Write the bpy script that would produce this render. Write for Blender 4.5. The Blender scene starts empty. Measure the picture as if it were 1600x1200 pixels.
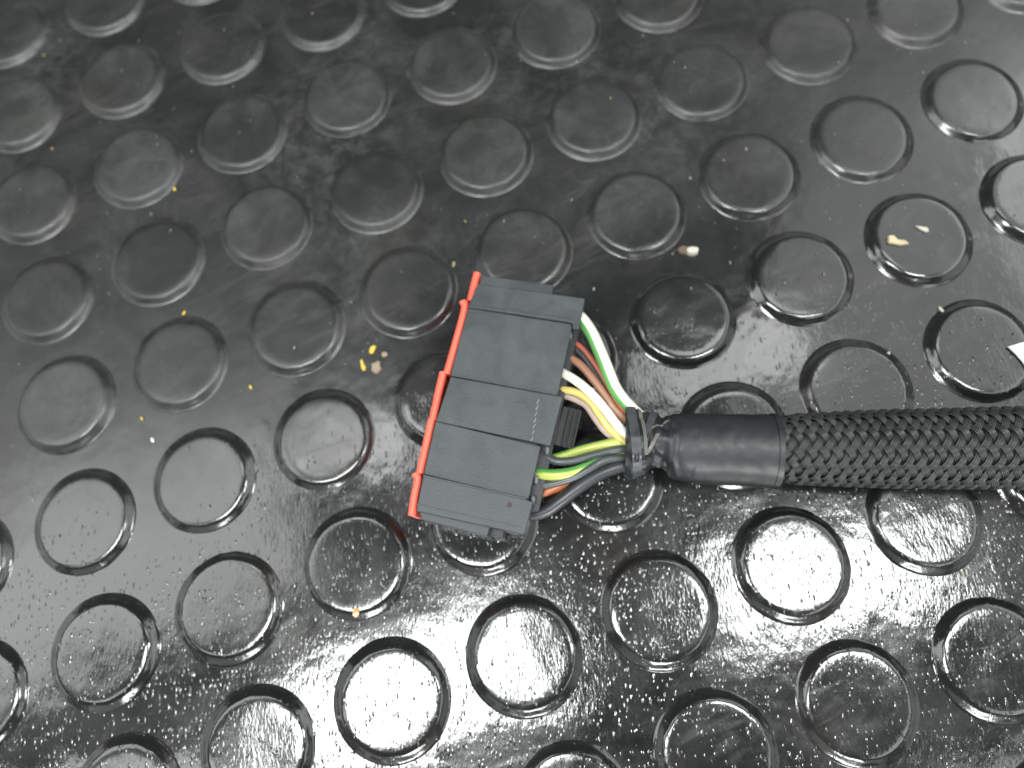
import bpy, bmesh, math, random
import numpy as np
from mathutils import Matrix, Vector, noise

random.seed(11)
MM = 0.001
scene = bpy.context.scene
COL = scene.collection

# ------------------------------------------------------------------ camera
PITCH = 29.0
TOP = 1.5                                   # stud height in mm
F_PX = 1064.0
AX, AY, AZ = 0.26646341, 0.07407659, -0.34226989


def rx(a):
    c, s = math.cos(a), math.sin(a)
    return np.array([[1, 0, 0], [0, c, -s], [0, s, c]])


def ry(a):
    c, s = math.cos(a), math.sin(a)
    return np.array([[c, 0, s], [0, 1, 0], [-s, 0, c]])


def rz(a):
    c, s = math.cos(a), math.sin(a)
    return np.array([[c, -s, 0], [s, c, 0], [0, 0, 1]])


LAT = rz(-AZ)                               # mat lattice -> world
CAM_R = rx(AX) @ ry(AY)
CAM = LAT @ (np.array([1.44199221, -3.52808003, 5.1339632]) * PITCH) + np.array([0, 0, TOP])

cam_data = bpy.data.cameras.new("camera")
cam = bpy.data.objects.new("camera", cam_data)
COL.objects.link(cam)
m4 = Matrix([list(r) + [0] for r in CAM_R.tolist()] + [[0, 0, 0, 1]])
m4.translation = Vector(CAM * MM)
cam.matrix_world = m4
cam_data.sensor_width = 36.0
cam_data.lens = F_PX / 1600 * 36.0
cam_data.clip_start = 0.005
cam_data.clip_end = 50
cam_data.dof.use_dof = True
cam_data.dof.focus_distance = 0.128
cam_data.dof.aperture_fstop = 10.0
scene.camera = cam

# ------------------------------------------------------------------ world + lamps
w = bpy.data.worlds.new("World")
scene.world = w
w.use_nodes = True
bg = w.node_tree.nodes["Background"]
bg.inputs[0].default_value = (0.96, 1.0, 0.98, 1)
bg.inputs[1].default_value = 0.15

scene.view_settings.view_transform = 'Standard'
scene.view_settings.look = 'None'
scene.view_settings.exposure = 0.0
scene.view_settings.gamma = 1.0
scene.render.engine = 'CYCLES'
scene.cycles.use_denoising = True
scene.cycles.max_bounces = 6


def lamp(name, loc, size, radiance, target=None, spin=0.0, color=(0.97, 1.0, 0.985), spread=180):
    """rectangular area lamp, loc and size in mm; faces straight down unless a target is given"""
    d = bpy.data.lights.new(name, 'AREA')
    d.shape = 'RECTANGLE'
    d.size, d.size_y = size[0] * MM, size[1] * MM
    d.energy = radiance * math.pi * d.size * d.size_y
    d.color = color
    o = bpy.data.objects.new(name, d)
    COL.objects.link(o)
    o.location = Vector(loc) * MM
    if target is None:
        o.rotation_euler = (0, 0, math.radians(spin))
    else:
        v = (Vector(target) - Vector(loc))
        o.rotation_euler = v.to_track_quat('-Z', 'Y').to_euler()
    return o


H = 1500
lamp("ceiling_tube_lamp", (-250, -352, H), (570, 210), 48, spin=22)
lamp("ceiling_tube_lamp", (655, -92, H), (440, 185), 44, spin=9)
lamp("ceiling_tube_lamp", (-930, -600, H), (560, 150), 7, spin=10)
lamp("ceiling_strip_lamp", (-430, 215, H), (320, 170), 9, spin=12)
lamp("ceiling_strip_lamp", (470, 430, H), (430, 170), 6.5, spin=16)
lamp("skylight_panel", (-1150, -60, H), (1100, 620), 4.8, spin=24)
lamp("skylight_panel", (1560, 500, H), (700, 2200), 3.4, spin=0)
lamp("skylight_panel", (960, 780, H + 40), (620, 1300), 1.7, spin=-14)
lamp("skylight_panel", (1150, -800, H), (600, 700), 4.0, spin=0)
lamp("low_fill_lamp", (0, -2600, 900), (4200, 1900), 0.7, target=(0, 0, 500))  # added low fill lamps on three sides, lighten the stud rims
lamp("low_fill_lamp", (-2600, -400, 800), (2600, 1600), 1.2, target=(0, 0, 400))
lamp("far_fill_lamp", (0, 2700, 450), (4200, 1000), 0.42, target=(0, 0, 300))  # added weak fill, softens the dark crescents on the far stud rims
lamp("low_fill_lamp", (2700, -700, 800), (2200, 1600), 0.9, target=(0, 0, 400))
for k in range(3):
    for r_ in range(2):
        lamp("window_pane_lamp", (100 + k * 290, -2200, 700 + r_ * 400), (240, 340), 30,
             target=(100 + k * 290, 0, 700 + r_ * 400 - 300))


# ------------------------------------------------------------------ helpers
def at(px, py, z=0.0):
    """point in mm on the plane z that shows at this pixel of the 1600x1200 photo"""
    d = CAM_R @ np.array([(px - 800) / F_PX, -(py - 600) / F_PX, -1.0])
    p = CAM + d * ((z - CAM[2]) / d[2])
    return Vector(p.tolist())


def link(name, me, parent=None, mats=()):
    o = bpy.data.objects.new(name, me)
    for m in mats:
        if m.name not in [x.name for x in me.materials if x]:
            me.materials.append(m)
    COL.objects.link(o)
    if parent:
        o.parent = parent
    return o


def tag(o, label=None, cat=None, group=None, kind=None):
    if label:
        o["label"] = label
    if cat:
        o["category"] = cat
    if group:
        o["group"] = group
    if kind:
        o["kind"] = kind
    return o


def smooth(me, ang=40):
    for p in me.polygons:
        p.use_smooth = True
    try:
        me.set_sharp_from_angle(angle=math.radians(ang))
    except Exception:
        pass


def bm_obj(name, bm, mat, parent=None, ang=40):
    bmesh.ops.recalc_face_normals(bm, faces=bm.faces[:])
    me = bpy.data.meshes.new(name)
    bm.to_mesh(me)
    bm.free()
    mats = mat if isinstance(mat, (list, tuple)) else [mat]
    o = link(name, me, parent, mats)
    smooth(me, ang)
    return o


def prism(pts, z0, z1, bev=0.25, taper=0.0, segs=2, tilt=None):
    """bevelled solid over a polygon given in photo pixels, read at height z1 (mm)"""
    bm = bmesh.new()
    top = [at(x, y, z1 + (tilt(x, y) if tilt else 0)) for x, y in pts]
    c = sum((Vector((p.x, p.y, 0)) for p in top), Vector()) / len(top)
    vt = [bm.verts.new(p * MM) for p in top]
    vb = []
    for p in top:
        q = Vector((p.x, p.y, 0))
        q = c + (q - c) * (1 + taper)
        vb.append(bm.verts.new(Vector((q.x, q.y, z0)) * MM))
    bm.faces.new(vt)
    bm.faces.new(vb[::-1])
    n = len(pts)
    for i in range(n):
        j = (i + 1) % n
        bm.faces.new((vt[i], vb[i], vb[j], vt[j]))
    bmesh.ops.recalc_face_normals(bm, faces=bm.faces[:])
    if bev:
        bmesh.ops.bevel(bm, geom=bm.edges[:], offset=bev * MM, segments=segs, profile=0.5, affect='EDGES',
                        clamp_overlap=True)
    return bm


def catmull(P, n):
    P = [Vector(p) for p in P]
    Q = [P[0] * 2 - P[1]] + P + [P[-1] * 2 - P[-2]]
    out = []
    for i in range(len(P) - 1):
        a, b, c, d = Q[i:i + 4]
        for k in range(n):
            t = k / n
            out.append(0.5 * ((2 * b) + (c - a) * t + (2 * a - 5 * b + 4 * c - d) * t * t
                              + (3 * b - a - 3 * c + d) * t ** 3))
    out.append(P[-1])
    return out


def tube_bm(path, rad, seg=14, stripe=None, twist=0.0, bm=None, flat=1.0, caps=True):
    """tube along path (mm). stripe = (centre_deg, half_width_deg) gets material 1"""
    bm = bm or bmesh.new()
    n = len(path)
    rings = []
    up = Vector((0, 0, 1))
    for i, p in enumerate(path):
        t = (path[min(i + 1, n - 1)] - path[max(i - 1, 0)]).normalized()
        side = t.cross(up).normalized()
        u = side.cross(t).normalized()
        r = rad(i / (n - 1)) if callable(rad) else rad
        ring = []
        for k in range(seg):
            a = 2 * math.pi * k / seg
            ring.append(bm.verts.new((p + side * math.cos(a) * r + u * math.sin(a) * r * flat) * MM))
        rings.append(ring)
    for i in range(n - 1):
        for k in range(seg):
            f = bm.faces.new((rings[i][k], rings[i][(k + 1) % seg], rings[i + 1][(k + 1) % seg], rings[i + 1][k]))
            if stripe:
                a = (360 * (k + .5) / seg - stripe[0] - twist * i / n + 180) % 360 - 180
                if abs(a) < stripe[1]:
                    f.material_index = 1
    if caps:
        bm.faces.new(rings[0][::-1])
        bm.faces.new(rings[-1])
    return bm


# ------------------------------------------------------------------ materials
class NT:
    def __init__(self, name):
        self.m = bpy.data.materials.new(name)
        self.m.use_nodes = True
        self.t = self.m.node_tree
        self.b = self.t.nodes["Principled BSDF"]

    def n(self, typ, **kw):
        nd = self.t.nodes.new(typ)
        for k, v in kw.items():
            if k.startswith('i_'):
                nd.inputs[k[2:].replace('_', ' ')].default_value = v
            else:
                setattr(nd, k, v)
        return nd

    def l(self, a, b):
        self.t.links.new(a, b)

    def pos(self, scale=(1, 1, 1), rot=(0, 0, 0), obj=False):
        """coordinates in millimetres"""
        if obj:
            g = self.n('ShaderNodeTexCoord').outputs['Object']
        else:
            g = self.n('ShaderNodeNewGeometry').outputs['Position']
        if any(rot):
            m0 = self.n('ShaderNodeMapping')
            m0.inputs['Rotation'].default_value = rot
            self.l(g, m0.inputs[0])
            g = m0.outputs[0]
        mp = self.n('ShaderNodeMapping')
        mp.inputs['Scale'].default_value = tuple(1000 * s for s in scale)
        self.l(g, mp.inputs[0])
        return mp.outputs[0]

    def noise(self, vec, scale, detail=3, rough=0.5, dist=0.0):
        nd = self.n('ShaderNodeTexNoise', i_Scale=scale, i_Detail=detail, i_Roughness=rough, i_Distortion=dist)
        self.l(vec, nd.inputs['Vector'])
        return nd.outputs[0]

    def ramp(self, fac, a, b, lo=0.0, hi=1.0, smoothstep=False):
        nd = self.n('ShaderNodeMapRange')
        nd.inputs['From Min'].default_value = a
        nd.inputs['From Max'].default_value = b
        nd.inputs['To Min'].default_value = lo
        nd.inputs['To Max'].default_value = hi
        if smoothstep:
            nd.interpolation_type = 'SMOOTHSTEP'
        self.l(fac, nd.inputs['Value'])
        return nd.outputs[0]

    def math(self, op, a, b=None, clamp=False):
        nd = self.n('ShaderNodeMath', operation=op)
        nd.use_clamp = clamp
        for i, v in enumerate((a, b)):
            if v is None:
                continue
            if isinstance(v, (int, float)):
                nd.inputs[i].default_value = v
            else:
                self.l(v, nd.inputs[i])
        return nd.outputs[0]

    def mix(self, fac, a, b):
        nd = self.n('ShaderNodeMix', data_type='RGBA')
        if isinstance(fac, (int, float)):
            nd.inputs[0].default_value = fac
        else:
            self.l(fac, nd.inputs[0])
        for i, v in ((6, a), (7, b)):
            if isinstance(v, tuple):
                nd.inputs[i].default_value = (*v, 1)
            else:
                self.l(v, nd.inputs[i])
        return nd.outputs[2]

    def bump(self, h, dist, strength=1.0, prev=None):
        nd = self.n('ShaderNodeBump', i_Strength=1.0, i_Distance=dist * MM)
        if isinstance(strength, (int, float)):
            nd.inputs['Strength'].default_value = strength
        else:
            self.l(strength, nd.inputs['Strength'])
        self.l(h, nd.inputs['Height'])
        if prev is not None:
            self.l(prev, nd.inputs['Normal'])
        return nd.outputs[0]


def mat_rubber():
    t = NT("black_coin_rubber")
    P = t.pos()
    PS = t.pos(scale=(1, 0.34, 1), rot=(0, 0, math.radians(-7)))     # relief stretched lengthwise to imitate shake-streaked glints
    sep = t.n('ShaderNodeSeparateXYZ')
    t.l(P, sep.inputs[0])
    X, Y = sep.outputs[0], sep.outputs[1]
    wob = t.noise(P, 0.03, 4, 0.6)
    wob = t.math('MULTIPLY', t.math('SUBTRACT', wob, 0.5), 70)
    # oily wet film: towards the lower right of the mat
    s = t.math('ADD', t.math('SUBTRACT', t.math('MULTIPLY', X, 0.45), Y), wob)
    wet = t.ramp(s, 20, 75, smoothstep=True)
    s2 = t.math('ADD', t.math('SUBTRACT', t.math('MULTIPLY', X, 0.25), t.math('MULTIPLY', Y, 0.95)), wob)
    gritm = t.ramp(s2, 40, 92, smoothstep=True)
    gritm = t.math('MULTIPLY', gritm, t.ramp(t.noise(P, 0.10, 4, 0.65, 0.8), 0.38, 0.55, 0.35, 1.0))
    # colour: black rubber with grey dust
    n1 = t.noise(P, 0.06, 5, 0.6, 0.6)
    n2 = t.noise(P, 0.9, 4, 0.65)
    dust = t.math('MULTIPLY', t.ramp(n1, 0.42, 0.72), t.ramp(n2, 0.3, 0.75))
    dust = t.math('MULTIPLY', dust, t.ramp(wet, 0, 1, 1.0, 0.12))
    topm = t.ramp(sep.outputs[2], 1.25, 1.44)
    dust = t.math('ADD', dust, t.math('MULTIPLY', topm, t.ramp(wet, 0, 1, 0.34, 0.05)), True)
    Z = sep.outputs[2]
    rim = t.math('MULTIPLY', t.ramp(Z, 0.03, 0.22), t.ramp(Z, 1.15, 1.42, 1, 0))
    packed = t.math('MULTIPLY', t.math('MULTIPLY', t.ramp(Z, -0.02, 0.06), t.ramp(Z, 0.15, 0.75, 1, 0)), t.ramp(t.noise(P, 0.25, 4, 0.7), 0.45, 0.65))
    patch = t.ramp(t.noise(P, 0.10, 4, 0.65, 1.2), 0.40, 0.62)
    dust = t.math('ADD', dust, t.math('MULTIPLY', t.math('MULTIPLY', topm, patch), t.ramp(wet, 0, 1, 0.40, 0.15)), True)
    dust = t.math('ADD', dust, t.math('MULTIPLY', packed, t.ramp(wet, 0, 1, 0.9, 0.4)), True)
    base = t.mix(dust, (0.0075, 0.0080, 0.0082), (0.036, 0.038, 0.037))
    PM = t.pos(scale=(1, 0.25, 1), rot=(0, 0, math.radians(62)))
    smear = t.ramp(t.noise(PM, 0.16, 5, 0.62, 1.2), 0.52, 0.70)
    smear = t.math('MULTIPLY', smear, t.ramp(t.noise(P, 0.022, 2, 0.5), 0.42, 0.6))
    base = t.mix(t.math('MULTIPLY', smear, 0.28), base, (0.045, 0.045, 0.042))
    brown = t.ramp(t.noise(P, 0.045, 3, 0.5), 0.55, 0.72, 0, 0.5)
    base = t.mix(brown, base, (0.022, 0.018, 0.016))
    sp = t.ramp(t.noise(P, 1.6, 2, 0.5), 0.735, 0.79)
    base = t.mix(t.math('MULTIPLY', sp, 0.6), base, (0.11, 0.105, 0.09))
    t.l(base, t.b.inputs['Base Color'])
    # gloss
    r = t.math('ADD', t.ramp(wet, 0, 1, 0.40, 0.16), t.ramp(n1, 0.3, 0.7, -0.06, 0.08))
    r = t.math('ADD', r, t.math('MULTIPLY', dust, 0.10))
    r = t.math('ADD', r, t.math('MULTIPLY', smear, 0.10))
    t.l(r, t.b.inputs['Roughness'])
    t.b.inputs['IOR'].default_value = 1.5
    t.b.inputs['Coat Weight'].default_value = 1.0
    t.l(t.math('ADD', t.ramp(wet, 0, 1, 0.31, 0.06), t.math('ADD', t.math('MULTIPLY', smear, 0.12), t.math('MULTIPLY', rim, 0.07))), t.b.inputs['Coat Roughness'])
    t.l(t.ramp(wet, 0, 1, 0.34, 0.28), t.b.inputs['Specular IOR Level'])
    t.l(t.ramp(wet, 0, 1, 0.62, 1.0), t.b.inputs['Coat Weight'])
    # relief
    soft = t.noise(P, 0.11, 2, 0.5)
    b0 = t.bump(soft, 1.2, 0.12)
    fine = t.noise(PS, 1.5, 3, 0.6)
    b1 = t.bump(fine, 0.10, t.math('ADD', t.ramp(gritm, 0, 1, 0.05, 0.30), t.math('MULTIPLY', wet, 0.05)), b0)
    v = t.n('ShaderNodeTexVoronoi', feature='F1', i_Scale=1.35, i_Randomness=1.0)
    t.l(PS, v.inputs['Vector'])
    dot = t.ramp(v.outputs['Distance'], 0.10, 0.36, 1, 0, True)
    keep = t.n('ShaderNodeSeparateColor')
    t.l(v.outputs['Color'], keep.inputs[0])
    dot = t.math('MULTIPLY', dot, t.ramp(keep.outputs[0], 0.64, 1.0))
    b2 = t.bump(dot, 0.13, t.ramp(gritm, 0, 1, 0.03, 1.0), b1)
    v2 = t.n('ShaderNodeTexVoronoi', feature='F1', i_Scale=2.3, i_Randomness=1.0)
    t.l(PS, v2.inputs['Vector'])
    dot2 = t.ramp(v2.outputs['Distance'], 0.05, 0.34, 1, 0)
    k2 = t.n('ShaderNodeSeparateColor')
    t.l(v2.outputs['Color'], k2.inputs[0])
    dot2 = t.math('MULTIPLY', dot2, t.ramp(k2.outputs[1], 0.6, 1.0))
    b2 = t.bump(dot2, 0.065, gritm, b2)
    t.l(b2, t.b.inputs['Normal'])
    t.l(b2, t.b.inputs['Coat Normal'])
    return t.m


def mat_plastic(name, col, rough=0.5, bump=0.03, scale=2.0, var=0.25, coat=0.0, obj=False, spec=0.5, smudge=True):
    t = NT(name)
    P = t.pos(obj=obj)
    n1 = t.noise(P, 0.16, 4, 0.6, 0.5)
    n2 = t.noise(P, scale, 3, 0.6)
    f = t.ramp(n1, 0.3, 0.7)
    lo = tuple(c * (1 - var) for c in col)
    hi = tuple(min(1, c * (1 + var)) for c in col)
    c = t.mix(f, lo, hi)
    if smudge:
        sm = t.ramp(t.noise(P, 0.4, 3, 0.6, 1.0), 0.62, 0.75, 0, 0.5)
        c = t.mix(sm, c, tuple(x * 0.45 for x in col))
    t.l(c, t.b.inputs['Base Color'])
    t.l(t.ramp(n1, 0.3, 0.7, rough - 0.06, rough + 0.08), t.b.inputs['Roughness'])
    t.b.inputs['Specular IOR Level'].default_value = spec
    t.b.inputs['Coat Weight'].default_value = coat
    t.b.inputs['Coat Roughness'].default_value = 0.2
    if bump:
        t.l(t.bump(n2, bump, 0.6), t.b.inputs['Normal'])
    return t.m


RUBBER = mat_rubber()
HOUSING = mat_plastic("grey_black_nylon", (0.040, 0.047, 0.051), 0.46, 0.08, 2.6, 0.28)
DARK = mat_plastic("black_nylon", (0.016, 0.017, 0.019), 0.4, 0.03)
RED = mat_plastic("red_plastic", (0.97, 0.13, 0.08), 0.45, 0.02, 2, 0.08, smudge=False)
SEAL_DARK = mat_plastic("dark_slot", (0.006, 0.006, 0.007), 0.6, 0.0)
TAPE = mat_plastic("black_vinyl_tape", (0.012, 0.0135, 0.0145), 0.46, 0.08, 0.7, 0.25, coat=0.05)
TAPE_LIT = mat_plastic("lit_vinyl_tape", (0.050, 0.054, 0.058), 0.36, 0.08, 0.8, 0.4)  # paler copy of the tape: light on the bunched facets painted in
TAPE_GLINT = mat_plastic("tape_crease_glint", (0.13, 0.125, 0.115), 0.45, 0.05, 1.0, 0.3)  # pale crinkle highlights put into the colour of the crease bands
FIBRE = mat_plastic("black_polyester_strand", (0.028, 0.029, 0.029), 0.30, 0.02, 3.0, 0.35, smudge=False)
CORE = mat_plastic("black_sleeve_core", (0.008, 0.008, 0.008), 0.7, 0.0)


def wire_mat(name, col, rough=0.35):
    return mat_plastic(name, col, rough, 0.02, 1.5, 0.10, coat=0.2, smudge=False)


W_WHITE = wire_mat("white_insulation", (0.80, 0.77, 0.68))
W_GREEN = wire_mat("green_insulation", (0.10, 0.32, 0.075))
W_YELLOW = wire_mat("yellow_insulation", (0.56, 0.45, 0.14))
W_LIME = wire_mat("yellow_green_insulation", (0.38, 0.43, 0.09))
W_BROWN = wire_mat("brown_insulation", (0.33, 0.165, 0.105))
W_REDBR = wire_mat("red_brown_insulation", (0.36, 0.10, 0.07))
W_GREY = wire_mat("grey_insulation", (0.060, 0.068, 0.071))
W_BLACK = wire_mat("black_insulation", (0.028, 0.031, 0.033), 0.42)
W_ORANGE = wire_mat("orange_insulation", (0.46, 0.14, 0.05))
W_LILAC = wire_mat("pale_lilac_insulation", (0.40, 0.31, 0.27))

# ------------------------------------------------------------------ the mat and its studs
X0, X1, Y0, Y1 = -215, 330, -235, 190
nx, ny = 110, 86
bm = bmesh.new()
grid = []
for j in range(ny + 1):
    row = []
    for i in range(nx + 1):
        x, y = X0 + (X1 - X0) * i / nx, Y0 + (Y1 - Y0) * j / ny
        z = 0.12 * noise.noise(Vector((x * .02, y * .02, 3.1)))
        row.append(bm.verts.new(Vector((x, y, z)) * MM))
    grid.append(row)
for j in range(ny):
    for i in range(nx):
        bm.faces.new((grid[j][i], grid[j][i + 1], grid[j + 1][i + 1], grid[j + 1][i]))
edge = [e for e in bm.edges if e.is_boundary]
ret = bmesh.ops.extrude_edge_only(bm, edges=edge)
for v in [g for g in ret['geom'] if isinstance(g, bmesh.types.BMVert)]:
    v.co.z = -3 * MM
mat_o = bm_obj("rubber_mat", bm, RUBBER, ang=60)
tag(mat_o, "black rubber mat covered with round raised studs, wet and glossy towards the bottom", None, None, "structure")


def stud_mesh(seed):
    prof = [(12.5, -0.22), (12.2, 0.0), (11.95, 0.07), (11.70, 0.19), (11.45, 0.38), (11.15, 0.65), (10.87, 0.90), (10.62, 1.10),
            (10.36, 1.27), (10.08, 1.39), (9.7, 1.46), (9.2, 1.49), (8.2, 1.49), (6.5, 1.46), (4.0, 1.45), (2.0, 1.45)]
    seg = 72
    bm = bmesh.new()
    rings = []
    for r, z in prof:
        ring = []
        for k in range(seg):
            a = 2 * math.pi * k / seg
            c, s = math.cos(a), math.sin(a)
            wob = 1 + 0.010 * noise.noise(Vector((c * 1.6, s * 1.6, seed * 7.3)))
            fine = 0.16 * noise.noise(Vector((c * 6, s * 6, seed * 3.1 + z))) if z > 0.02 and r > 9.7 else 0
            zz = z + (0.05 * noise.noise(Vector((c * r * .13, s * r * .13, seed * 5.7))) if z > .5 else 0)
            ring.append(bm.verts.new(Vector(((r + fine) * wob * c, (r + fine) * wob * s, zz)) * MM))
        rings.append(ring)
    for a, b in zip(rings, rings[1:]):
        for k in range(seg):
            bm.faces.new((a[k], a[(k + 1) % seg], b[(k + 1) % seg], b[k]))
    c = bm.verts.new(Vector((0, 0, 1.45)) * MM)
    for k in range(seg):
        bm.faces.new((rings[-1][k], rings[-1][(k + 1) % seg], c))
    bmesh.ops.recalc_face_normals(bm, faces=bm.faces[:])
    me = bpy.data.meshes.new("stud")
    bm.to_mesh(me)
    bm.free()
    me.materials.append(RUBBER)
    smooth(me, 75)
    return me


MEAS = {(-2, 0): (68, 465), (-1, 0): (244, 405), (0, 0): (413, 350), (1, 0): (584, 293), (2, 0): (757, 237), (3, 0): (928, 180),
        (4, 0): (1096, 122), (5, 0): (1267, 62), (-2, 1): (97, 630), (-1, 1): (277, 560), (0, 1): (461, 510), (1, 1): (637, 452),
        (2, 1): (818, 388), (3, 1): (995, 332), (4, 1): (1171, 270), (5, 1): (1349, 213), (6, 1): (1525, 152),
        (-2, 2): (127, 815), (-1, 2): (315, 752), (0, 2): (503, 685), (3, 2): (1068, 495), (4, 2): (1253, 430),
        (5, 2): (1440, 368), (-2, 3): (158, 1022), (-1, 3): (353, 948), (0, 3): (556, 880), (1, 3): (752, 812),
        (4, 3): (1338, 610), (5, 3): (1540, 545), (0, 4): (610, 1095), (1, 4): (818, 1025), (2, 4): (1032, 952),
        (3, 4): (1240, 886), (4, 4): (1452, 804), (3, 5): (1345, 1093), (4, 5): (1560, 1035)}
meshes = [stud_mesh(s) for s in range(5)]
# residual field so neighbours of measured studs shift with them
res = {}
for (i, j), (px, py) in MEAS.items():
    L = LAT @ np.array([i * PITCH, -j * PITCH, 0])
    q = at(px, py, TOP)
    res[(i, j)] = (q.x - L[0], q.y - L[1])
for j in range(-6, 8):
    for i in range(-8, 13):
        L = LAT @ np.array([i * PITCH, -j * PITCH, 0])
        if not (X0 + 14 < L[0] < X1 - 14 and Y0 + 14 < L[1] < Y1 - 14):
            continue
        ws = dx = dy = 0
        for (a, b), (rx_, ry_) in res.items():
            k = math.exp(-((a - i) ** 2 + (b - j) ** 2) / 0.6)
            ws += k
            dx += k * rx_
            dy += k * ry_
        ws += 0.05
        o = link("stud", random.choice(meshes), mat_o)
        o.location = Vector((L[0] + dx / ws, L[1] + dy / ws, 0)) * MM
        q_ = random.uniform(.982, 1.012)
        o.scale = (q_, q_ * random.uniform(.985, 1.01), random.uniform(.80, 1.04))
        o.rotation_euler = (random.uniform(-.008, .008), random.uniform(-.008, .008), random.uniform(0, 6.28))

# ------------------------------------------------------------------ the harness
harness = bpy.data.objects.new("wiring_harness", None)
COL.objects.link(harness)
tag(harness, "black multi-pin connector with coloured wires, tape wrap and braided sleeve lying on the studded mat", "wiring harness")

# ---- connector (part) and its pieces (sub-parts)
body = [(733, 472), (894, 511), (826, 781), (663, 738)]
# core hidden below the top panels
conn = bm_obj("connector", prism([(749, 440), (892, 470), (812, 822), (653, 792)], 1.6, 13.0, 0.3), HOUSING, harness, ang=15)


def sub(name, pts, z0, z1, bev=0.22, mat=HOUSING, label=None, **k):
    o = bm_obj(name, prism(pts, z0, z1, bev, **k), mat, conn, ang=15)
    if label:
        o["label"] = label
    return o


sub("side_lip", [(753, 430), (865, 445), (862, 461), (748, 446)], 3, 13.3)
sub("raised_block", [(747, 443), (914, 466), (904, 514), (894.5, 513), (894.5, 504.5), (731, 479)], 5, 14.65)
sub("top_panel", [(731, 480.5), (893, 506), (894, 511), (870.5, 618), (703.5, 587)], 5, 14.2)
sub("raised_block", [(704, 588), (879, 619.5), (860, 696.5), (681, 657.5)], 5, 14.7)
sub("top_panel", [(680.5, 657.5), (845, 697), (825.5, 781), (661.5, 741)], 5, 14.2)
sub("raised_block", [(661, 743), (822, 780), (833, 784), (819, 835.5), (650, 798.5)], 4, 14.65)
sub("side_lip", [(654, 798), (766, 822), (761, 838), (659, 812.5)], 3, 12.5)
sub("latch_tab", [(766, 815), (790, 821), (786, 841), (764, 836)], 2.4, 9.0, mat=DARK)
# shallow steps beside the grooves
sub("edge_rib", [(733, 476), (893, 498), (893, 503), (731.5, 479.5)], 12, 14.85, 0.10)
sub("edge_rib", [(661, 741.5), (823, 778), (822, 781), (660, 744.5)], 12, 14.82, 0.10)
sub("edge_rib", [(652, 787), (816, 824), (815, 827), (651, 790)], 14, 14.74, 0.04)

# red retaining strip along the left edge
bars = [([(745.5, 427), (741, 445), (735, 471)], 0.82),
        ([(723.5, 471), (726, 484), (711, 540), (698, 585)], 0.85),
        ([(692.5, 582), (685, 615), (676, 657)], 0.85),
        ([(675, 655), (665, 700), (656, 740)], 0.85),
        ([(649, 740), (653, 749), (648, 775), (643.5, 806)], 0.85)]
for pts, r in bars:
    path = catmull([at(x, y, 12.6) for x, y in pts], 8)
    b = tube_bm(path, r, 12, flat=1.0)
    # stand the bar down onto the body side as a thin wall
    wall = [at(x, y, 12.4) for x, y in pts]
    for p, q in zip(wall, wall[1:]):
        d = (q - p).normalized()
        s = d.cross(Vector((0, 0, 1))) * 0.6
        vs = [b.verts.new(Vector((v.x, v.y, z)) * MM) for z in (12.4, 4.0) for v in (p - s, p + s, q + s, q - s)]
        for f in ((0, 1, 2, 3), (7, 6, 5, 4), (0, 4, 5, 1), (1, 5, 6, 2), (2, 6, 7, 3), (3, 7, 4, 0)):
            b.faces.new([vs[k] for k in f])
    o = bm_obj("retaining_strip", b, RED, conn)
    o["label"] = "bright red strip along the left edge of the connector"

MARK = mat_plastic('scuffed_mark', (0.20, 0.21, 0.21), 0.5, 0.05, 3, .4)
# mould marks near the right of the middle block
for k in range(7):
    t_ = k / 6
    x, y = 840 - 9 * t_, 627 + 58 * t_
    sub("mould_mark", [(x + 1.5, y - 3.5), (x + 3.0, y - 3.0), (x - 0.5, y + 4), (x - 2, y + 3.4)], 14.3, 14.84, 0.04,
        mat=MARK)
sub("round_plug", [(796 + 4 * math.cos(a), 789 + 4.5 * math.sin(a)) for a in np.linspace(0, 6.28, 13)[:-1]], 14.2, 14.72,
    0.05, mat=mat_plastic("reddish_stain", (0.035, 0.022, 0.022), 0.6, 0.02))

# cable side: dark cavity wall, locking lever with ribs and small teeth
sub("wire_shroud", [(893, 500), (905, 515), (842, 800), (812, 800)], 2.2, 11.0, mat=DARK)
sub("lock_lever", [(880, 634), (908, 640), (893, 702), (862, 694)], 3.0, 9.5, mat=DARK)
for k in range(3):
    x = 886 + 8 * k
    sub("lever_rib", [(x + 4, 636 + 2 * k), (x + 7.5, 637 + 2 * k), (x - 6, 696 + 2 * k), (x - 9.5, 695 + 2 * k)], 8.5, 10.8,
        0.3, mat=DARK)
for x, y in ((857, 702), (840, 748), (835, 779), (893, 522)):
    sub("locking_tooth", [(x - 5, y - 6), (x + 2, y - 4), (x, y + 9), (x - 6, y + 6)], 9, 13.0, 0.35,
        mat=mat_plastic("grey_tooth", (0.10, 0.11, 0.115), 0.3, 0.0))

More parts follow.
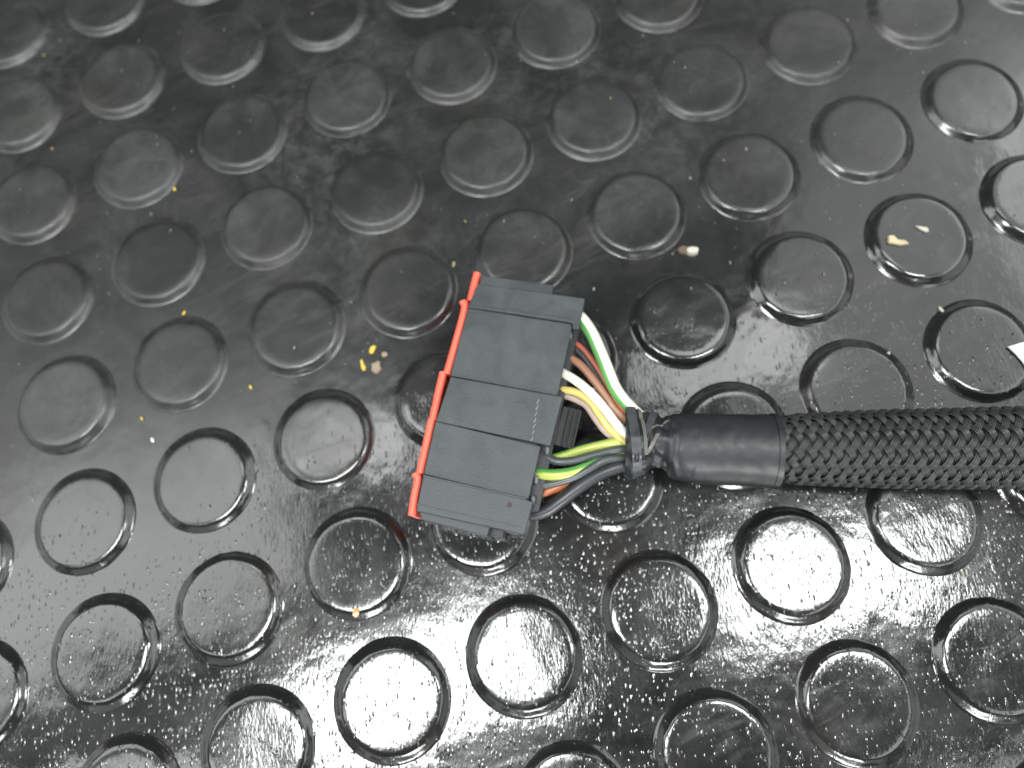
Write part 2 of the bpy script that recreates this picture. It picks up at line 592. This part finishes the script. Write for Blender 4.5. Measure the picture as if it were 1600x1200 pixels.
# ---- wires
WIRES = [
    # points (px,py,z), radius mm, material, stripe material, stripe (centre, half width), twist, label
    ([(896, 488, 10), (910, 500, 12), (926, 524, 13.5), (944, 566, 14.2), (960, 605, 13.6), (978, 630, 12), (1004, 655, 10)],
     1.48, W_WHITE, W_GREEN, (32, 36), 0, "white wire with a green stripe"),
    ([(880, 530, 9), (893, 533, 9.8), (912, 546, 10.8), (935, 577, 11.6), (953, 608, 12), (968, 633, 11.8), (1000, 668, 9.5)],
     0.62, W_REDBR, None, None, 0, "thin red-brown wire"),
    ([(880, 537, 8.5), (893, 541, 9.2), (914, 560, 10.2), (934, 590, 11), (951, 619, 11.2), (967, 642, 10.8), (1000, 670, 9)],
     0.62, W_GREY, None, None, 0, "thin grey wire"),
    ([(876, 551, 9), (887, 557, 9.8), (908, 571, 11), (931, 598, 11.8), (948, 622, 12), (962, 643, 11.6), (1000, 675, 9.5)],
     0.95, W_BROWN, None, None, 0, "light brown wire"),
    ([(868, 578, 10), (880, 583, 10.8), (903, 597, 12.2), (926, 617, 13.2), (946, 640, 13.4), (966, 666, 12.6), (1000, 700, 10)],
     1.05, W_WHITE, None, None, 0, "plain white wire"),
    ([(864, 605, 9.5), (876, 608, 10.2), (900, 613, 11.4), (921, 627, 12.2), (939, 652, 12.6), (956, 674, 12.2), (1000, 706, 10)],
     0.85, W_YELLOW, None, None, 0, "yellow wire"),
    ([(866, 612, 8.5), (880, 617, 9), (900, 624, 10), (917, 634, 10.8), (933, 657, 11), (953, 680, 10.8), (1000, 712, 9)],
     0.85, W_LILAC, None, None, 0, "pale lilac wire"),
    ([(930, 590, 8.5), (945, 615, 9.4), (958, 640, 10.2), (970, 655, 10), (1000, 678, 8.5)],
     0.75, W_LILAC, None, None, 0, "pale lilac wire"),
    ([(866, 716, 8), (884, 711, 8.8), (908, 703, 9.8), (936, 696, 10.6), (968, 690, 11), (1000, 692, 9.5)],
     1.05, W_LIME, W_GREEN, (150, 36), 30, "yellow and green wire"),
    ([(842, 706, 9.5), (852, 713, 10.2), (870, 721, 10.8), (895, 720, 11), (925, 712, 11), (968, 702, 11), (1000, 700, 9.5)],
     0.95, W_GREY, None, None, 0, "dark grey wire"),
    ([(828, 738, 9.5), (840, 740, 10.2), (866, 742, 11.2), (892, 739, 11.4), (920, 730, 11), (950, 718, 10.2), (1000, 706, 9)],
     1.28, W_LIME, W_GREEN, (128, 36), 20, "yellow-green wire with a green stripe"),
    ([(828, 762, 9.4), (842, 760, 10), (868, 755, 10.8), (896, 746, 11.6), (922, 732, 12), (946, 719, 11.8), (1000, 712, 9.5)],
     0.85, W_GREY, None, None, 0, "dark grey wire"),
    ([(838, 774, 7.5), (852, 769, 8.2), (870, 762, 8.6), (890, 752, 8.8), (915, 742, 8.8), (960, 728, 8.5)],
     1.05, W_ORANGE, None, None, 0, "orange wire"),
    ([(850, 790, 6), (866, 782, 7.5), (884, 769, 9.0), (900, 756, 10.0), (916, 745, 10.6), (938, 732, 10.6), (1000, 716, 9)],
     0.95, W_BLACK, None, None, 0, "black wire"),
    ([(818, 803, 7.6), (834, 804, 8), (856, 797, 8.8), (880, 780, 9.8), (906, 760, 10.6), (936, 741, 10.8), (968, 729, 10.4),
      (1000, 724, 9)], 1.45, W_BLACK, None, None, 0, "thick black wire"),
]
for pts, r, m, m2, st, tw, lab in WIRES:
    path = catmull([at(*p) for p in pts], 10)
    mats = [m, m2] if m2 else [m]
    o = bm_obj("wire", tube_bm(path, r * .92, 28 if m2 else 16, stripe=st, twist=tw), mats, harness, ang=80)
    o["label"] = lab

# ---- tape wrap
zc = 9.2
A = at(975, 689, zc)
B = at(1040, 696, zc)
Cc = at(1211, 702, zc)
D = at(1700, 700, zc + .5)


def tape_path(u):
    return A.lerp(B, u / .28) if u < .28 else B.lerp(Cc, (u - .28) / .72)


def tape_r(u, a):
    """radius (mm) of the wrap; a = angle, 0 towards photo bottom, 90 up"""
    base = np.interp(u, [0, .05, .12, .17, .25, .31, .45, .8, 1], [6.3, 6.9, 6.7, 5.9, 5.9, 6.6, 6.8, 6.95, 7.15])
    crump = float(np.interp(u, [0, .25, .36, 1], [1, 1, .12, .08]))
    c, s = math.cos(a), math.sin(a)
    n = abs(noise.noise(Vector((u * 9, c * 1.3, s * 1.3)))) * 2.6
    n -= 0.6 * abs(noise.noise(Vector((u * 14 + 4, c * 2, s * 2))))
    bot = max(0, math.cos(a)) ** 2
    flap = 0.95 * bot * float(np.interp(u, [.28, .45, .9, 1], [0, .9, .8, 1.1]))
    flap -= 1.6 * bot * float(np.interp(u, [.13, .19, .25, .32], [0, 1, 1, 0]))
    return base + crump * (n - .5) + flap + 0.05 * noise.noise(Vector((u * 9, c * 2, s * 2 + 9)))


def wrap_bm(u0, u1, nu, off=0.0, seg=80, a0=0.0, a1=2 * math.pi, lift=0.0):
    bm = bmesh.new()
    rings = []
    ax = (Cc - B).normalized()
    sy = Vector((0, -1, 0))
    sy = (sy - ax * sy.dot(ax)).normalized()
    sz = Vector((0, 0, 1))
    full = abs(a1 - a0 - 2 * math.pi) < 1e-6
    for i in range(nu + 1):
        u = u0 + (u1 - u0) * i / nu
        p = tape_path(u)
        ring = []
        for k in range(seg + (0 if full else 1)):
            a = a0 + (a1 - a0) * k / seg
            r = tape_r(u, a) + off + lift * (k / seg) ** 3
            ring.append(bm.verts.new((p + (sy * math.cos(a) + sz * math.sin(a) * .98) * r) * MM))
        rings.append(ring)
    for a_, b_ in zip(rings, rings[1:]):
        n = len(a_)
        for k in range(n if full else n - 1):
            bm.faces.new((a_[k], a_[(k + 1) % n], b_[(k + 1) % n], b_[k]))
    return bm, rings


bm, rings = wrap_bm(0, 1, 90)
for ring, flip in ((rings[0], 1), (rings[-1], 0)):
    cpt = sum((v.co for v in ring), Vector()) / len(ring)
    c = bm.verts.new(cpt)
    for k in range(len(ring)):
        bm.faces.new((ring[k], ring[(k + 1) % len(ring)], c))
tape = bm_obj("tape_wrap", bm, TAPE, harness, ang=50)
tape["label"] = "shiny black tape wrapped over the end of the sleeve"


def tape_strip(a_start, u_start, u_end, a_end, wid, off, mat, name, thick=0.12):
    """a thin band of tape laid on the wrap: solid, follows the surface"""
    bm = bmesh.new()
    ax = (Cc - B).normalized()
    sy = (Vector((0, -1, 0)) - ax * Vector((0, -1, 0)).dot(ax)).normalized()
    sz = Vector((0, 0, 1))
    prev = None
    N = 26
    for i in range(N + 1):
        t = i / N
        a = a_start + (a_end - a_start) * t
        uc = u_start + (u_end - u_start) * t
        sec = []
        for du, o_ in ((-wid, off), (wid, off), (wid, off - thick), (-wid, off - thick)):
            u = min(.999, max(0.001, uc + du))
            r = tape_r(u, a) + o_
            sec.append(bm.verts.new((tape_path(u) + (sy * math.cos(a) + sz * math.sin(a) * .98) * r) * MM))
        if prev:
            for k in range(4):
                bm.faces.new((prev[k], prev[(k + 1) % 4], sec[(k + 1) % 4], sec[k]))
        else:
            bm.faces.new(sec)
        prev = sec
    bm.faces.new(prev[::-1])
    return bm_obj(name, bm, mat, tape, ang=50)


R = math.radians
tape_strip(R(20), .975, .985, R(200), .014, .22, TAPE, "tape_edge")
tape_strip(R(-20), .30, .27, R(215), .012, .20, TAPE, "tape_edge")
tape_strip(R(70), .10, .22, R(178), .024, .28, TAPE_LIT, "tape_fold")
tape_strip(R(150), .03, .09, R(5), .030, .30, TAPE_LIT, "tape_fold")
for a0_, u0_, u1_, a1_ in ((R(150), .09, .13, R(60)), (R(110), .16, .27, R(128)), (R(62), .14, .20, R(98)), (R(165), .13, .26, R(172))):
    tape_strip(a0_, u0_, u1_, a1_, .012, .36, TAPE_GLINT, "tape_crease", .3)

# ---- braided sleeve
S0, S1 = at(1204, 702, zc), at(1600, 700, zc + .5)
axis = (S1 - S0)
Ls = axis.length
axis.normalize()
LEN = 105.0
sy = (Vector((0, -1, 0)) - axis * Vector((0, -1, 0)).dot(axis)).normalized()
sz = axis.cross(sy) * -1
if sz.z < 0:
    sz = -sz


def sl_r(t):
    return float(np.interp(t, [-3, 0.8, 5, 20, 45, 105], [5.6, 6.0, 6.9, 7.5, 7.9, 8.0]))


bm = bmesh.new()
path = [S0 + axis * (t * LEN / 40) for t in range(41)]
bm = tube_bm(path, lambda q: sl_r(q * LEN) - 0.55, 40)
sleeve = bm_obj("braided_sleeve", bm, CORE, harness, ang=80)
sleeve["label"] = "black braided sleeve of woven strands"

N = 12
LEAD = 2.35 * N
AMP = 0.33
NF = 4


def strand_mesh(fam, k):
    """a flat band of filaments, one over one under"""
    bm = bmesh.new()
    sgn = 1 if fam == 0 else -1
    om = 2 * math.pi / LEAD
    steps = int(LEN / .17)
    phase = 2 * math.pi * k / N
    fil = [[] for _ in range(NF)]
    for s in range(steps + 1):
        t = -2.0 + (LEN + 2.0) * s / steps
        a = phase + sgn * om * t
        r0 = sl_r(t) + .10 * noise.noise(Vector((t * .25, k * 3.1, fam * 9)))
        # crossing with the other family where 2*om*t is a multiple of 2*pi/N
        cidx = 2 * om * t / (2 * math.pi / N)
        weave = math.cos(math.pi * (cidx + (0 if fam == 0 else 1)))
        slack = .16 * noise.noise(Vector((t * .5, k * 1.7, fam * 5)))
        for f in range(NF):
            o_ = (f - (NF - 1) / 2) * .315 + slack
            cs, sn = LEAD / math.hypot(LEAD, 2 * math.pi * r0), 2 * math.pi * r0 / math.hypot(LEAD, 2 * math.pi * r0)
            tt = t + o_ * sn
            aa = a - sgn * o_ * cs / r0
            rr = r0 + AMP * weave - .10 * (abs(f - (NF - 1) / 2)) ** 1.5 * .5
            nrm = sy * math.cos(aa) + sz * math.sin(aa)
            fil[f].append((S0 + axis * tt + nrm * rr, nrm))
    for f in range(NF):
        P = fil[f]
        prev = None
        for i, (p, nrm) in enumerate(P):
            tdir = (P[min(i + 1, len(P) - 1)][0] - P[max(i - 1, 0)][0]).normalized()
            sd = tdir.cross(nrm).normalized()
            up = sd.cross(tdir)
            sec = [bm.verts.new((p + sd * math.cos(q) * .185 + up * math.sin(q) * .17) * MM)
                   for q in (-.4, math.pi / 4, math.pi / 2, 3 * math.pi / 4, math.pi + .4)]
            if prev:
                for m in range(4):
                    bm.faces.new((prev[m], prev[m + 1], sec[m + 1], sec[m]))
            prev = sec
    me = bpy.data.meshes.new("strand")
    bm.to_mesh(me)
    bm.free()
    me.materials.append(FIBRE)
    smooth(me, 80)
    return me


for fam in (0, 1):
    for k in range(N):
        link("strand", strand_mesh(fam, k), sleeve)


# ------------------------------------------------------------------ debris on the mat
def chip(name, label, cat, px, py, z, outline, thick, mat, rot=0.0, curl=0.3, tilt=(0, 0), group=None):
    """irregular thin chip; outline in mm around its centre"""
    bm = bmesh.new()
    n = len(outline)
    c, s = math.cos(rot), math.sin(rot)
    top, bot = [], []
    for i, (x, y) in enumerate(outline):
        x, y = x * c - y * s, x * s + y * c
        z0 = curl * (x * x + y * y) * .12 + x * tilt[0] + y * tilt[1]
        jit = random.uniform(-.05, .05)
        bot.append(bm.verts.new(Vector((x, y, max(z0, 0) + 0.02)) * MM))
        top.append(bm.verts.new(Vector((x * .9, y * .9, max(z0, 0) + thick + jit)) * MM))
    ct = bm.verts.new(Vector((0, 0, thick * 1.15)) * MM)
    cb = bm.verts.new(Vector((0, 0, 0.01)) * MM)
    for i in range(n):
        j = (i + 1) % n
        bm.faces.new((bot[i], bot[j], top[j], top[i]))
        bm.faces.new((top[i], top[j], ct))
        bm.faces.new((bot[j], bot[i], cb))
    o = bm_obj(name, bm, mat, ang=35)
    o.location = at(px, py, z) * MM
    tag(o, label, cat, group)
    return o


def blob(rx_, ry_, n=9, j=.25):
    return [((rx_ * (1 + random.uniform(-j, j))) * math.cos(2 * math.pi * k / n),
             (ry_ * (1 + random.uniform(-j, j))) * math.sin(2 * math.pi * k / n)) for k in range(n)]


YEL = mat_plastic("yellow_paint", (0.60, 0.42, 0.05), 0.45, 0.03, 2, .15, smudge=False)
OLIVE = mat_plastic("olive_crumb", (0.22, 0.21, 0.10), 0.7, 0.05, 2, .3)
TAN = mat_plastic("tan_crumb", (0.24, 0.19, 0.135), 0.6, 0.08, 2, .4)
BEIGE = mat_plastic("beige_chip", (0.50, 0.42, 0.27), 0.6, 0.05, 1, .25)
PALE = mat_plastic("pale_chip", (0.42, 0.40, 0.34), 0.6, 0.05, 1, .2)
AMBER = mat_plastic("amber_bead", (0.45, 0.20, 0.02), 0.25, 0.0, 1, .1, coat=.6)
WHITE = mat_plastic("white_paper", (0.85, 0.84, 0.78), 0.6, 0.03, 1, .05, smudge=False)

chip("paint_flake", "slender bright yellow flake left of the red connector edge", "paint flake", 569, 571, 0.1,
     [(-1.0, 1.3), (-.55, 1.5), (-.2, .4), (.4, -.3), (.5, -1.1), (-.1, -1.4), (-.6, -.7), (-.8, .3)], .25, YEL)
chip("paint_flake", "stubby bright yellow flake above the tan crumb, left of the connector", "paint flake", 582, 547, 0.1,
     [(-.5, -1.0), (.3, -.8), (.7, .3), (.9, .8), (.3, 1.2), (-.5, .7), (-.8, -.2)], .3, YEL)
chip("crumb", "tan crumb lying beside the two yellow flakes", "crumb", 589, 573, 0.1, blob(1.2, 1.5, 10, .35), .5, TAN)
chip("crumb", "small brown crumb just right of the stubby yellow flake", "crumb", 601, 554, 0.1, blob(.8, .7, 8), .4, TAN)
chip("chip", "largest beige chip on top of the stud at right", "chip", 1402, 377, TOP, [(-2.2, 1.2), (-1.0, 1.4), (-.3, .3), (1.6, -.1), (2.3, -.9), (.6, -1.2), (-1.4, -.7), (-2.3, -.6)], .5, BEIGE)
chip("chip", "smaller pale chip beside the beige chip on the stud", "chip", 1441, 358, TOP, [(-1.6, .7), (-.2, .5), (1.2, .2), (1.3, -.8), (.5, -.9), (-.5, -.2)], .35, PALE)
chip("pebble", "brown-and-white pebble between studs, above the taped wires", "pebble", 1081, 394, 0.05, blob(1.5, 1.0, 11, .15), 1.3, PALE)
chip("pebble", "brown pebble touching the left side of the pale one", "pebble", 1068, 392, 0.05, blob(1.4, 1.0, 10, .15), .7,
     mat_plastic("brown_stone", (0.10, 0.07, 0.045), .6, .1))
chip("bead", "amber bead at the lower edge of a stud, below the connector", "bead", 558, 957, 0.5, blob(.75, 1.1, 10, .08), .9, AMBER)
for px, py, r, m, lab in (
        (288, 489, .75, YEL, "small yellow fleck above the stud at middle left"),
        (392, 605, .75, YEL, "dull yellow fleck standing alone midway between two studs, left of centre"),
        (273, 296, .7, YEL, "yellow fleck beside a dry stud in the upper left"),
        (222, 654, .55, YEL, "tiniest yellow fleck, above the pale white fleck at left"),
        (239, 688, .7, WHITE, "white fleck between studs at middle left"),
        (709, 413, .95, OLIVE, "olive crumb left of the top end of the red strip"),
        (755, 402, .95, OLIVE, "olive crumb above the top end of the red strip"),
        (69, 87, .6, OLIVE, "dull olive fleck near the upper left corner"),
        (82, 233, .6, TAN, "tan fleck between the two leftmost studs, upper left"),
        (1470, 484, 1.0, PALE, "pale crumb wedged against the rim of a stud at right"),
        (1114, 324, .6, TAN, "tan crumb at the lower left rim of an upper right stud"),
        (1503, 896, .6, TAN, "tan crumb at the rim of a stud below the sleeve"),
        (727, 346, .55, OLIVE, "tiny olive fleck above the connector, between two studs"),
        (928, 452, .5, PALE, "tiny pale fleck right of the top lip of the connector"),
        (901, 96, .5, PALE, "tiny pale fleck near the top edge of the photo"),
        (1388, 553, .8, PALE, "pale fleck at the upper rim of the stud above the sleeve"),
        (954, 154, .45, OLIVE, "tiny dull fleck on top of an upper stud")):
    chip("fleck" if "fleck" in lab else "crumb", lab, "fleck" if "fleck" in lab else "crumb", px, py,
         TOP if "on top" in lab else 0.1, blob(r * .42, r * .85, 7), .25, m, rot=random.uniform(-.5, .7))
chip("paper_scrap", "torn white paper scrap at the right edge of the photo", "paper scrap", 1604, 560, TOP,
     [(-3.6, 2.6), (-.5, 3.6), (3.5, 4.2), (4.5, -2), (1.5, -4.2), (.2, -3.6), (-1.2, -.6), (-2.4, 1.2)], .3, WHITE, curl=.05)

# fine grit and droplets nobody could count
bm = bmesh.new()
GR = np.random.RandomState(4)
cnt = 0
while cnt < 900:
    x, y = GR.uniform(-90, 190), GR.uniform(-130, 75)
    if GR.rand() > (0.15 + 0.85 * max(0, min(1, (x * .55 - y * .9 - 20) / 90))):
        continue
    px = LAT.T @ np.array([x, y, 0]) / PITCH
    d = math.hypot(px[0] - round(px[0]), px[1] - round(px[1])) * PITCH
    if 9.3 < d < 12.6:
        continue
    z = TOP if d <= 9.3 else 0.05
    r = abs(GR.normal(0, .16)) + .09
    n = 6
    vs = [bm.verts.new(Vector((x + r * math.cos(q) * .7, y + r * math.sin(q) * 1.3, z - .03)) * MM) for q in np.linspace(0, 2 * math.pi, n + 1)[:-1]]
    vm = [bm.verts.new(Vector((x + r * .65 * math.cos(q) * .7, y + r * .65 * math.sin(q) * 1.3, z + r * .4)) * MM) for q in np.linspace(0, 2 * math.pi, n + 1)[:-1]]
    t_ = bm.verts.new(Vector((x, y, z + r * .55)) * MM)
    for i in range(n):
        j = (i + 1) % n
        bm.faces.new((vs[i], vs[j], vm[j], vm[i]))
        bm.faces.new((vm[i], vm[j], t_))
    cnt += 1
g = bm_obj("grit", bm, mat_plastic("wet_grit", (0.12, 0.115, 0.10), 0.18, 0.0, 1, .6, coat=.5, smudge=False), ang=80)
tag(g, "fine grit and droplets scattered over the wet part of the mat", "grit", None, "stuff")
